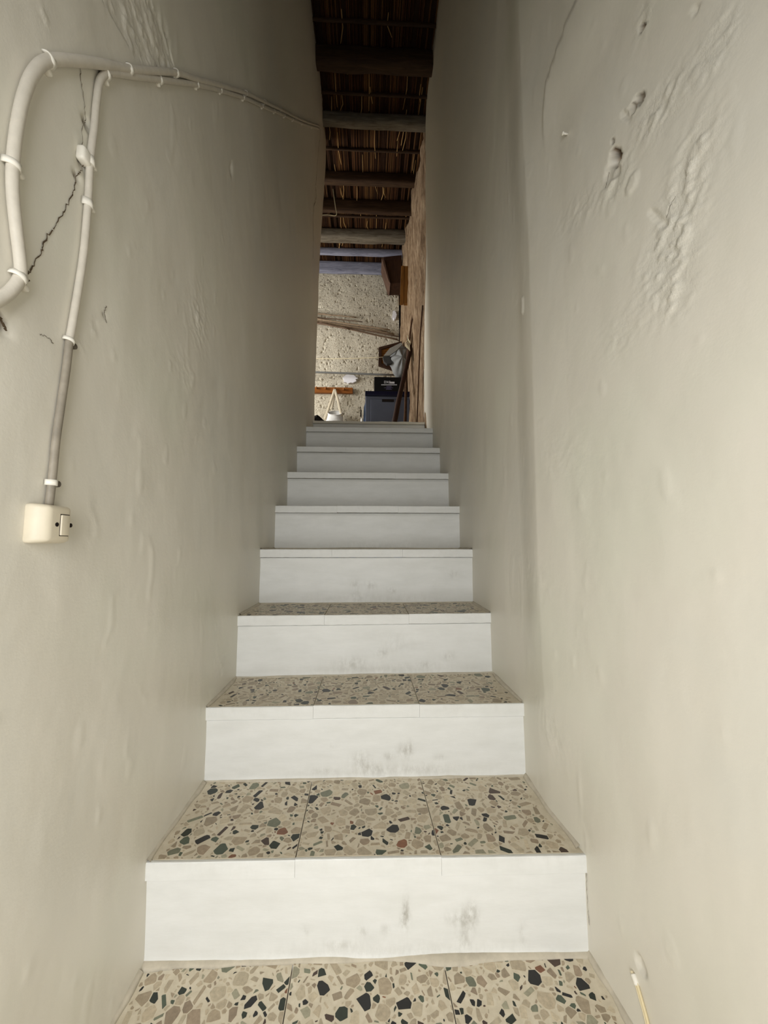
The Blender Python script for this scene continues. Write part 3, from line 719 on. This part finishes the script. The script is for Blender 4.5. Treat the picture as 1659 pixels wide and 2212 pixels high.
def clip(par, px, tdir, r, w=0.0085, nail=None, mat=None):
    c = on_left([px], r*0.8)[0]; c[0] -= r*0.8; t = np.array([0, *(np.array(tdir, float)/np.linalg.norm(tdir))]); n = np.array([1.0, 0, 0]); s = np.cross(t, n)
    V = []; Fc = []; K = 12; r = r+0.0002; r2 = r+0.0016
    for k in range(K+1):
        a = math.pi*k/K
        for rr, ww in ((r2, w/2), (r2, -w/2), (r, -w/2), (r, w/2)):
            V.append(c+s*math.cos(a)*rr+n*(math.sin(a)*rr*1.25+0.0015)+t*ww)
    for k in range(K):
        for a in range(4): Fc.append((4*k+a, 4*k+(a+1) % 4, 4*k+4+(a+1) % 4, 4*k+4+a))
    Fc += [(3, 2, 1, 0), tuple(4*K+j for j in range(4))]
    e = part('cable_clip', (V, Fc), mat or M_clip, par, True)
    sd = nail if nail else 1
    tb = c+s*sd*(r2+0.003); foot = lathe([(0.0045, -0.002), (0.0045, 0.006), (0.003, 0.007)], (tb[0], tb[1], tb[2]), 'x', 10)
    part('nail', foot, M_clip if nail is None else M_nailm, e, True)
for px, td, s in (((106, 131), (1, 0.3), 1), ((28, 357), (0, 1), 1), ((42, 600), (0.5, 1), 1), ((279, 150), (1, -0.1), 1), ((380, 158), (1, -0.15), 1), ((531, 201), (1, -0.2), 1), ((572, 220), (1, -0.2), 1), ((606, 236), (1, -.2), 1), ((640, 254), (1, -.2), 1)):
    clip(c1, px, td, 0.0085 if px[0] < 400 else 0.0072)
for px, td, s in (((230, 161), (1, 0.3), 1), ((345, 173), (1, -0.1), 1), ((425, 183), (1, -.15), 1), ((476, 195), (1, -.2), 1), ((525, 211), (1, -.2), 1), ((566, 229), (1, -.2), 1), ((592, 240), (1, -.2), 1), ((614, 250), (1, -.2), 1), ((632, 258), (1, -.2), 1), ((652, 266), (1, -.2), 1), ((673, 274), (1, -.2), 1)):
    clip(c2, px, td, 0.0066)
clip(c2, (194, 348), (0, 1), 0.0066, 0.014); clip(c2, (190, 440), (0, 1), 0.0064, 0.012)
clip(c2, (150, 736), (0.25, 1), 0.0066, 0.006, 1); clip(c2, (112, 1043), (0, 1), 0.0064, 0.008, 1)
b0 = on_left([(178, 340)], 0.0)[0]
part('wall_plug', bbox(b0[0]-0.004, b0[0]+0.010, b0[1]-0.011, b0[1]+0.008, b0[2]-0.011, b0[2]+0.012, 0.004, 2), M_clip, c2, True, 'square white plug beside the clip')

# light switch: a pillow-shaped box with a raised narrow plate
sx = float(left_x(0.553, 0.868))
z0, z1 = at_x(110, 1174, sx+0.012)[2], at_x(110, 1090, sx+0.012)[2]; zc = (z0+z1)/2; hz = (z1-z0)/2
sw = thing('light_switch', 'ivory surface-mounted light switch at the end of the grey cable', 'switch', (sx, 0.553, zc))
bm = bmesh.new(); R = []
for d, hy, hzz in ((-0.004, 0.0285, hz*1.0), (0.010, 0.0280, hz*1.0), (0.0245, 0.0185, hz*0.90)):
    R.append([bm.verts.new((sx+d, 0.5535+a*hy, zc+b*hzz)) for a, b in ((-1, -1), (1, -1), (1, 1), (-1, 1))])
bm.faces.new(R[0][::-1]); bm.faces.new(R[2])
for i in range(2):
    for k in range(4): bm.faces.new((R[i][k], R[i][(k+1) % 4], R[i+1][(k+1) % 4], R[i+1][k]))
bmesh.ops.recalc_face_normals(bm, faces=bm.faces[:])
bmesh.ops.bevel(bm, geom=bm.edges[:], offset=0.0052, segments=4, affect='EDGES', profile=0.5)
me = bpy.data.meshes.new('housing'); bm.to_mesh(me); bm.free(); me.materials.append(M_switch); me.shade_smooth(); link('housing', me, sw)
fx = sx+0.0245
def swp(x, y): return at_x(x, y, fx)
ry0, ry1 = swp(130, 1135)[1], swp(148, 1135)[1]; rz0, rz1 = swp(139, 1157)[2], swp(139, 1113)[2]
part('rocker_gap', box(fx-0.002, fx+0.0002, ry0-0.0008, ry1+0.0006, rz0-0.0009, rz1+0.0012), M_dark, sw)
part('rocker', bbox(fx-0.002, fx+0.0022, ry0, ry1, rz0, rz1, 0.0010, 2), M_switch, sw, True)
for x, y in ((123, 1133), (152.5, 1135)):
    p = swp(x, y); part('screw_hole', lathe([(0.0030, -0.002), (0.0030, 0.0004), (0.0022, 0.0002)], p, 'x', 14), M_dark, sw)

# ------------------------------------------------------------------ right wall fittings
def on_right(pix, off):
    out = []
    for x, y in pix:
        p = pr(x, y); X = float(right_x(p[1], p[2])); p = at_x(x, y, X-off); X = float(right_x(p[1], p[2])); out.append(at_x(x, y, X-off))
    return out
rc = thing('cable', 'cream twin cable coming out of the wall beside the bottom tread', 'cable', on_right([(1390, 2170)], 0.002)[0])
P = crom(on_right([(1366, 2100), (1374, 2122), (1385, 2160), (1396, 2200), (1404, 2240), (1414, 2300)], 0.0025), 6)
for k, d in enumerate((-0.0024, 0.0024)):
    part('core', tube([p+np.array([0, d, 0]) for p in P], 0.0026, 10), plain('cream_cable_%d' % k, ((214, 198, 158), (230, 216, 182))[k], 0.45, 0.35, 0.05, 50), rc, True)
part('end_cap', tube(P[1:8], 0.0046, 10), M_clip, rc, True, 'white painted upper end')
nl = thing('nail', 'small white painted nail sticking out of the wall below the plaster edge', 'nail', on_right([(1226, 290)], 0.003)[0])
p = on_right([(1226, 290)], 0.0)[0]
part('shank', tube([p+np.array([0.004, 0, 0]), p+np.array([-0.012, -0.003, -0.002])], 0.0022, 8), M_clip, nl, True)
part('head', lathe([(0.002, 0.0), (0.0042, -0.001), (0.0042, -0.003), (0.002, -0.004)], p+np.array([-0.011, -0.003, -0.002]), 'x', 10), M_clip, nl, True)

# ------------------------------------------------------------------ things in the upper room
# hook rail with pegs
y = BY-0.05
a, b, c = at_y(600, 833, y), at_y(762, 849, y), at_y(762, 837, y)
rail = thing('coat_rail', 'orange-brown wooden peg rail on the pitted far wall', 'coat rail', (b[0]-0.3, y, (b[2]+c[2])/2))
part('board', bbox(a[0], b[0], y, y+0.045, b[2], c[2], 0.004), M_pine, rail)
for x, yy in ((684, 839), (704, 840), (723, 841), (743, 842)):
    p = at_y(x, yy, y); part('peg', lathe([(0.008, 0.004), (0.008, -0.015), (0.013, -0.02), (0.013, -0.028), (0.006, -0.032)], p, 'y', 12), M_pine, rail, True)
p = at_y(749, 834.5, y); part('hanging_ring', tube([p+np.array([0.011*math.cos(t), 0.012, 0.011*math.sin(t)]) for t in np.linspace(0, 6.283, 13)], 0.0035, 6, up=(0, 1, 0)), M_twig, rail, True)
# white bag on its straps
y = BY-0.13
bag = thing('bag', 'white cloth bag hanging open from the peg rail by long straps', 'bag', at_y(722, 905, y))
c0 = at_y(724, 893, y); hgt = 0.17; V = []; Fc = []; n = 22; rows = 7
for r_ in range(rows+1):
    t = r_/rows
    for k in range(n):
        an = 2*math.pi*k/n; rr = lerp(0.088, 0.115, t)*(1+0.05*math.sin(3*an+t*3)+0.03*random.uniform(-1, 1)*(t > 0.1))
        V.append((c0[0]+rr*math.cos(an)+0.02*t*-1, c0[1]-0.0+rr*0.55*math.sin(an), c0[2]+0.042*math.sin(an)*(1-t)-hgt*t))
for r_ in range(rows):
    for k in range(n): k2 = (k+1) % n; Fc.append((r_*n+k, (r_+1)*n+k, (r_+1)*n+k2, r_*n+k2))
Fc.append(tuple(range(rows*n, rows*n+n))[::-1])
part('pouch', (V, Fc), M_white, bag, True)
part('rim', tube([np.array(V[k % n])+np.array([0, 0, 0.002]) for k in range(n+1)], 0.007, 8, up=(0, 0, 1)), M_white, bag, True)
hk = at_y(723, 841, BY-0.08)
for x1_, y1_, dy in ((702, 906, -0.02), (738, 899, -0.02)):
    e = at_y(x1_, y1_, y+dy); path = crom([hk, (hk*0.6+e*0.4)+np.array([0.004, 0, 0.006]), e], 8)
    part('strap', tube(path, 0.016, 8, 0.3, up=(0, 1, 0)), M_canvas, bag, True)
e = at_y(716, 884, y+0.05); part('strap', tube(crom([hk, (hk+e)/2+np.array([0, 0.01, 0]), e], 6), 0.017, 8, 0.3, up=(0, 1, 0)), M_canvas, bag, True)
# dark heap at the corner of the wall
yb = 3.9
d0 = thing('bag', 'black fabric bag poking up beside the plastered wall end', 'bag', at_y(686, 908, yb))
pts = [at_y(x, yy, yb) for x, yy in ((640, 930), (662, 900), (676, 896.5), (684, 893), (690, 897), (696, 903), (703, 908), (716, 922))]
V = []; Fc = []; n = len(pts)
for layer, (dy, s) in enumerate(((0, 0.9), (0.04, 1.0), (0.12, 0.95), (0.18, 0.7))):
    for p in pts: V.append((p[0], p[1]+dy, UF+(p[2]-UF)*s if s < 1 else p[2]))
for l_ in range(3):
    for k in range(n-1): Fc.append((l_*n+k, l_*n+k+1, (l_+1)*n+k+1, (l_+1)*n+k))
for l_ in (0, 3):
    kk = len(V); V += [(V[l_*n+n-1][0], V[l_*n][1], UF), (V[l_*n][0], V[l_*n][1], UF)]; Fc.append(tuple(range(l_*n, l_*n+n))+(kk, kk+1))
part('body', (V, Fc), M_blackcloth, d0)
# canes resting on the wall
lines = [((655, 675), (770, 686), 0.010, 0), ((655, 682.5), (783, 695), 0.007, 1), ((655, 684), (842, 713), 0.011, 0), ((655, 687), (852, 722), 0.012, 0), ((655, 690), (862, 727), 0.009, 1), ((655, 692), (756, 711), 0.012, 1), ((655, 688), (835, 716), 0.008, 0), ((700, 699), (858, 733), 0.012, 0), ((690, 697), (864, 736), 0.008, 1)]
desc = ['thin pale cane lying topmost on the far wall', 'second highest cane, dark and ending short of the middle', 'pale cane just under the two short ones', 'stout pale cane in the middle of the bundle', 'dark thin cane reaching nearly to the corner', 'short thick dark cane at the lower edge of the bundle', 'very thin cane squeezed inside the bundle', 'stout pale cane low in the bundle, reaching the corner', 'lowest dark cane touching the black pole']
for k, (a_, b_, r_, m_) in enumerate(lines):
    d = 0.045+0.022*(k % 3); p0, p1 = at_y(*a_, BY-d), at_y(*b_, BY-d)
    path = [lerp(p0, p1, t)+np.array([0, 0, random.uniform(-0.004, 0.004)]) for t in np.linspace(0, 1, 9)]
    o = link('cane', mesh_of('cane', *tube(path, lambda t, r_=r_: r_*(1-0.3*t), 8, 1, 0.08), (M_canestick, M_cane_dark)[m_], True)); tag(o, desc[k], 'cane', 'canes leaning along the far wall')
# pipe and string
pa, pb = at_y(640, 802.5, BY-0.10), at_y(862, 810.5, BY-0.10)
o = link('pipe', mesh_of('pipe', *tube([lerp(pa, pb, t) for t in np.linspace(0, 1, 6)], 0.012, 12), M_pipe, True)); tag(o, 'thin grey metal rail running level across the far wall', 'pipe')
pa, pb = at_y(640, 774.5, 4.42), at_y(829, 771.5, 4.30)
o = link('string', mesh_of('string', *tube([lerp(pa, pb, t)-np.array([0, 0, 0.01*math.sin(math.pi*t)]) for t in np.linspace(0, 1, 12)], 0.0052, 6), M_cord, True)); tag(o, 'taut cream string stretched towards the grey hat', 'string')
# black pole in the corner
o = link('pole', mesh_of('pole', *tube([at_y(863, 575, 4.55), at_y(864, 742, 4.55), at_y(865, 905, 4.55)], 0.011, 10), M_blackcloth, True)); tag(o, 'thin black upright pole standing in the far corner', 'pole')
# wooden crate high in the corner
yk = 4.28
cr = thing('crate', 'dark wooden box fixed under the ceiling in the far corner', 'box', at_y(850, 611, yk))
part('case', prism([at_y(x, yy, yk) for x, yy in ((829, 557), (868, 553), (868, 611), (843, 612))], (0, 1, 0), 0.22), M_crate, cr)
part('side_board', prism([at_y(x, yy, yk-0.012) for x, yy in ((824.5, 558), (829, 557), (843, 612), (839.5, 607))], (0, 1, 0), 0.24), M_crate_edge, cr)
part('rim_board', prism([at_y(x, yy, yk-0.012) for x, yy in ((829, 555), (868, 551), (868, 558), (831, 562))], (0, 1, 0), 0.03), M_darkwood, cr)
# ochre panel of two boards on the bare wall
yk = 4.02
op = thing('wooden_panel', 'upright ochre board with a dark slit hung on the bare brown wall', 'board', at_y(873, 655, yk))
part('plank', prism([at_y(x, yy, yk) for x, yy in ((867, 574), (873, 574), (872, 655), (864, 656))], (0, 1, 0), 0.03), M_oak, op)
part('plank', prism([at_y(x, yy, yk) for x, yy in ((873.8, 574.5), (887.5, 575), (883, 654.5), (872.6, 654.5))], (0, 1, 0), 0.045), M_oak, op)
part('backing', prism([at_y(x, yy, yk+0.02) for x, yy in ((868, 575), (885, 575), (882, 653), (866, 653))], (0, 1, 0), 0.02), M_dark, op)
# cane tray
yk = 4.36
tr = thing('tray', 'brown wooden tray with woven cane base hung behind the grey hat', 'tray', at_y(840, 790, yk))
o4 = [(818.5, 750), (868, 737), (872, 806), (817.5, 788)]; i4 = [(824, 754), (866, 743), (869, 799), (823.5, 785)]
part('woven_base', prism([at_y(x, yy, yk+0.03) for x, yy in i4], (0, 1, 0), 0.012), M_wicker, tr)
for k in range(4):
    k2 = (k+1) % 4; part('frame_bar', prism([at_y(*q_, yk) for q_ in (o4[k], o4[k2], i4[k2], i4[k])], (0, 1, 0), 0.045), M_darkwood if k == 3 else M_crate, tr)
for k in range(9):
    t = (k+0.5)/9; p0 = lerp(np.array(i4[0]), np.array(i4[3]), t); p1 = lerp(np.array(i4[1]), np.array(i4[2]), t)
    part('weaver', tube([at_y(*lerp(p0, p1, s), yk+0.027+0.004*math.sin(s*40+k*math.pi)) for s in np.linspace(0, 1, 14)], 0.008, 6), M_wicker, tr, True)
# grey cloth hat
yk = 4.12
hat = thing('hat', 'crumpled grey cloth hat hanging over the tray by the leaning pole', 'hat', at_y(862, 808, yk))
cpx = [(842, 768), (850, 758), (860, 748), (871, 744), (884, 752), (889, 770), (890, 788), (886, 800), (876, 807), (866, 811), (858, 810), (851, 801), (846, 788), (841, 778)]
cen = at_y(867, 780, yk); V = []; Fc = []; n = len(cpx)*3; outl = crom([np.array([*q_, 0.0]) for q_ in cpx+cpx[:1]], 3)[:-1]; n = len(outl); rows = 6
for r_ in range(rows):
    t = r_/rows
    for k, q_ in enumerate(outl):
        p = at_y(q_[0], q_[1], yk); fold = 0.016*math.sin(k*0.9)*(t > 0)*(1-t*0.5)
        V.append(cen+(p-cen)*(1-t)+np.array([0, -0.10*math.sin(t*1.55)+fold+0.03*(1-t), 0]))
V.append(cen+np.array([0, -0.11, 0]))
for r_ in range(rows-1):
    for k in range(n): k2 = (k+1) % n; Fc.append((r_*n+k, r_*n+k2, (r_+1)*n+k2, (r_+1)*n+k))
for k in range(n): Fc.append(((rows-1)*n+k, (rows-1)*n+(k+1) % n, rows*n))
kk = len(V); V += [np.array(v)+np.array([0, 0.05, 0]) for v in V[:n]]
for k in range(n): k2 = (k+1) % n; Fc.append((k2, k, kk+k, kk+k2))
Fc.append(tuple(range(kk, kk+n)))
part('crown', (V, Fc), M_grey_cloth, hat, True)
part('lining', prism([at_y(x, yy, yk-0.01) for x, yy in ((827, 770), (842, 767), (843, 776), (847, 784), (836, 786), (829, 780))], (0, 1, 0), 0.05), M_under, hat)
part('brim', prism([at_y(x, yy, yk-0.035) for x, yy in ((829, 768), (842, 752), (866, 740), (870, 743), (856, 757), (842, 767))], (0.15, 1, 0), 0.02), M_brim, hat)
# leaning pole and sticks
pa, pb = at_y(898, 699, 3.86), at_y(848, 930, 3.44); pb = pa+(pb-pa)*(pa[2]-UF)/(pa[2]-pb[2])
o = link('pole', mesh_of('pole', *tube([lerp(pa, pb, t)+np.array([0.004*math.sin(t*7), 0, 0]) for t in np.linspace(0, 1, 12)], lambda t: 0.019+0.007*t, 10, 1, 0.06), M_darkwood, True)); tag(o, 'thick dark wooden pole leaning across the cabinet front', 'pole')
st = thing('stick', 'slender forked twig leaning on the bare wall, tallest of the sticks', 'stick', at_y(877, 735, 3.78))
part('shaft', tube(crom([at_y(x, yy, yv) for x, yy, yv in ((905, 600, 3.62), (901, 618, 3.64), (897, 645, 3.66), (890, 690, 3.70), (885, 730, 3.74), (878, 800, 3.74), (874, 930, 3.70))], 6), lambda t: 0.006+0.006*t, 8, 1, 0.15), M_twig, st, True)
part('fork', tube([at_y(900, 624, 3.64), at_y(895.5, 618, 3.64)], 0.005, 6), M_twig, st, True)
part('fork', tube([at_y(899, 622, 3.64), at_y(906, 616, 3.64)], 0.005, 6), M_twig, st, True)
o = link('stick', mesh_of('stick', *tube(crom([at_y(x, yy, 3.90) for x, yy in ((887.5, 643), (889, 660), (886, 690), (883, 720), (880, 750), (876, 930))], 6), lambda t: 0.011-0.004*t*0.5, 8, 1, 0.12), M_darkwood, True)); tag(o, 'straight dark stick just below the ochre board', 'stick')
o = link('stick', mesh_of('stick', *tube([at_y(913, 660, 3.18), at_y(908, 720, 3.2), at_y(900, 930, 3.25)], 0.006, 7), M_twig, True)); tag(o, 'thin dark stick close to the edge of the plaster', 'stick')
V, Fc = [], []
for k in range(4):
    v, f = tube(crom([at_y(x+k*1.2, yy+k*2, 3.72-0.01*k) for x, yy in ((880-k, 724), (881+k*0.6, 734), (876+k*1.5, 742), (879+k, 752))], 5), 0.0035, 5); kk = len(V); V += v; Fc += [tuple(j+kk for j in q_) for q_ in f]
o = link('twine', mesh_of('twine', V, Fc, M_cord, True)); tag(o, 'frayed pale twine dangling above the hat', 'twine')
# black carton with white print
yk = 4.02
pa, pb = at_y(808.5, 846, yk), at_y(871, 815, yk)
bx = thing('carton', 'black printed cardboard box standing on the blue-grey cabinet', 'box', ((pa[0]+pb[0])/2, yk, pa[2]))
part('body', bbox(pa[0], pb[0], yk, yk+0.20, pa[2], pb[2], 0.003), M_black, bx)
def strip(x0, x1, y0, y1, m):
    p, q_ = at_y(x0, y1, yk), at_y(x1, y0, yk); return (p[0], q_[0], yk-0.0012, yk+0.001, p[2], q_[2])
cu = bpy.data.curves.new('lettering', 'FONT'); cu.body = 'DXG'; cu.size = 1.0; cu.extrude = 0.002; cu.align_x = 'LEFT'; cu.materials.append(M_ink)
p, q_ = at_y(829.5, 828, yk), at_y(839, 823, yk); cu.size = (q_[2]-p[2])*1.42
tf = bpy.data.objects.new('lettering_curve', cu); COL.objects.link(tf); bpy.context.view_layer.update()
me = bpy.data.meshes.new_from_object(tf.evaluated_get(bpy.context.evaluated_depsgraph_get())); bpy.data.objects.remove(tf)
t = bpy.data.objects.new('lettering', me); COL.objects.link(t); t.parent = bx; t.matrix_parent_inverse = Matrix.Translation(-bx.location)
t.location = (p[0], yk-0.0015, p[2]); t.rotation_euler = (math.pi/2, 0, 0); t.scale = (0.86, 1, 1)
part('printed_block', box(*strip(841.5, 852.2, 824.8, 828.6, 0)), M_ink, bx)
V, Fc = [], []
for x0 in np.arange(823.6, 856.5, 1.55):
    if 825.2 < x0 < 826.5: continue
    v, f = box(*strip(x0, x0+1.15, 830.4, 832.2, 0)); kk = len(V); V += v; Fc += [tuple(j+kk for j in g_) for g_ in f]
part('print_line', (V, Fc), M_ink, bx)
V, Fc = [], []
for r_, (x0, x1) in enumerate(((834.5, 846.5), (835.5, 845), (830, 849.5), (834.8, 845.2), (833.5, 847))):
    yy = 833.9+r_*1.75
    for xx in np.arange(x0, x1, 1.5):
        v, f = box(*strip(xx, xx+1.0, yy, yy+0.95, 0)); kk = len(V); V += v; Fc += [tuple(j+kk for j in g_) for g_ in f]
part('small_print', (V, Fc), M_ink2, bx)
# cabinet
yk = 3.96
pa, pb = at_y(789.5, 855, yk), at_y(887, 855, yk); zt = at_y(838, 846, yk)[2]; zl = pa[2]
cb = thing('cabinet', 'slate blue-grey plastic cabinet with a navy lid behind the top step', 'cabinet', ((pa[0]+pb[0])/2, yk, UF))
part('body', bbox(pa[0], pb[0], yk, yk+0.34, UF, zl, 0.006), M_cab, cb)
part('lid', bbox(pa[0]-0.004, pb[0]+0.004, yk-0.015, yk+0.35, zl, zt, 0.005), M_navy, cb)
p, q_ = at_y(800.5, 862.5, yk), at_y(884, 862.5, yk)
part('door_gap', box(p[0]-0.004, q_[0], yk-0.001, yk+0.002, UF+0.02, p[2]+0.004), M_dark, cb)
dr = part('door', bbox(p[0], q_[0], yk-0.008, yk+0.002, UF+0.02, p[2], 0.003), M_cab, cb)
p, q_ = at_y(825, 868, yk-0.008), at_y(851, 863, yk-0.008); part('handle', bbox(p[0], q_[0], yk-0.012, yk, p[2], q_[2], 0.003), M_dark, dr)
p, q_ = at_y(783.5, 912, yk+0.02), at_y(789.5, 870, yk+0.02)
part('side_flange', prism([at_y(x, yy, yk+0.01) for x, yy in ((789.5, 868), (789.5, 925), (784, 925), (786, 880))], (0, 1, 0), 0.18), M_cab_edge, cb, False, 'paler blue side of the cabinet')
part('side_catch', bbox(at_y(783, 0, yk)[0], at_y(785.5, 0, yk)[0], yk, yk+0.05, at_y(785, 898, yk)[2], at_y(785, 884, yk)[2], 0.004), M_dark, cb)
yk = 3.86; p = at_y(782, 905, yk); hb = p[2]-UF
o = link('bottle', mesh_of('bottle', *lathe([(0.030, -hb), (0.033, -hb+0.01), (0.033, -0.10), (0.026, -0.06), (0.014, -0.03), (0.013, 0.0), (0.009, 0.004)], p, 'z', 12), M_white, True)); tag(o, 'white bottle top just showing beside the cabinet foot', 'bottle')
# cord hanging from the beams
o = link('cord', mesh_of('cord', *tube(crom([at_y(x, yy, yv) for x, yy, yv in ((719, 408, 3.12), (722, 430, 3.12), (725, 450, 3.14), (727, 462, 3.16), (723, 466, 3.18), (708, 464, 3.22), (690, 465, 3.26))], 6), 0.004, 6), M_cord, True)); tag(o, 'pale cord drooping under the ceiling beams by the left wall', 'cord')
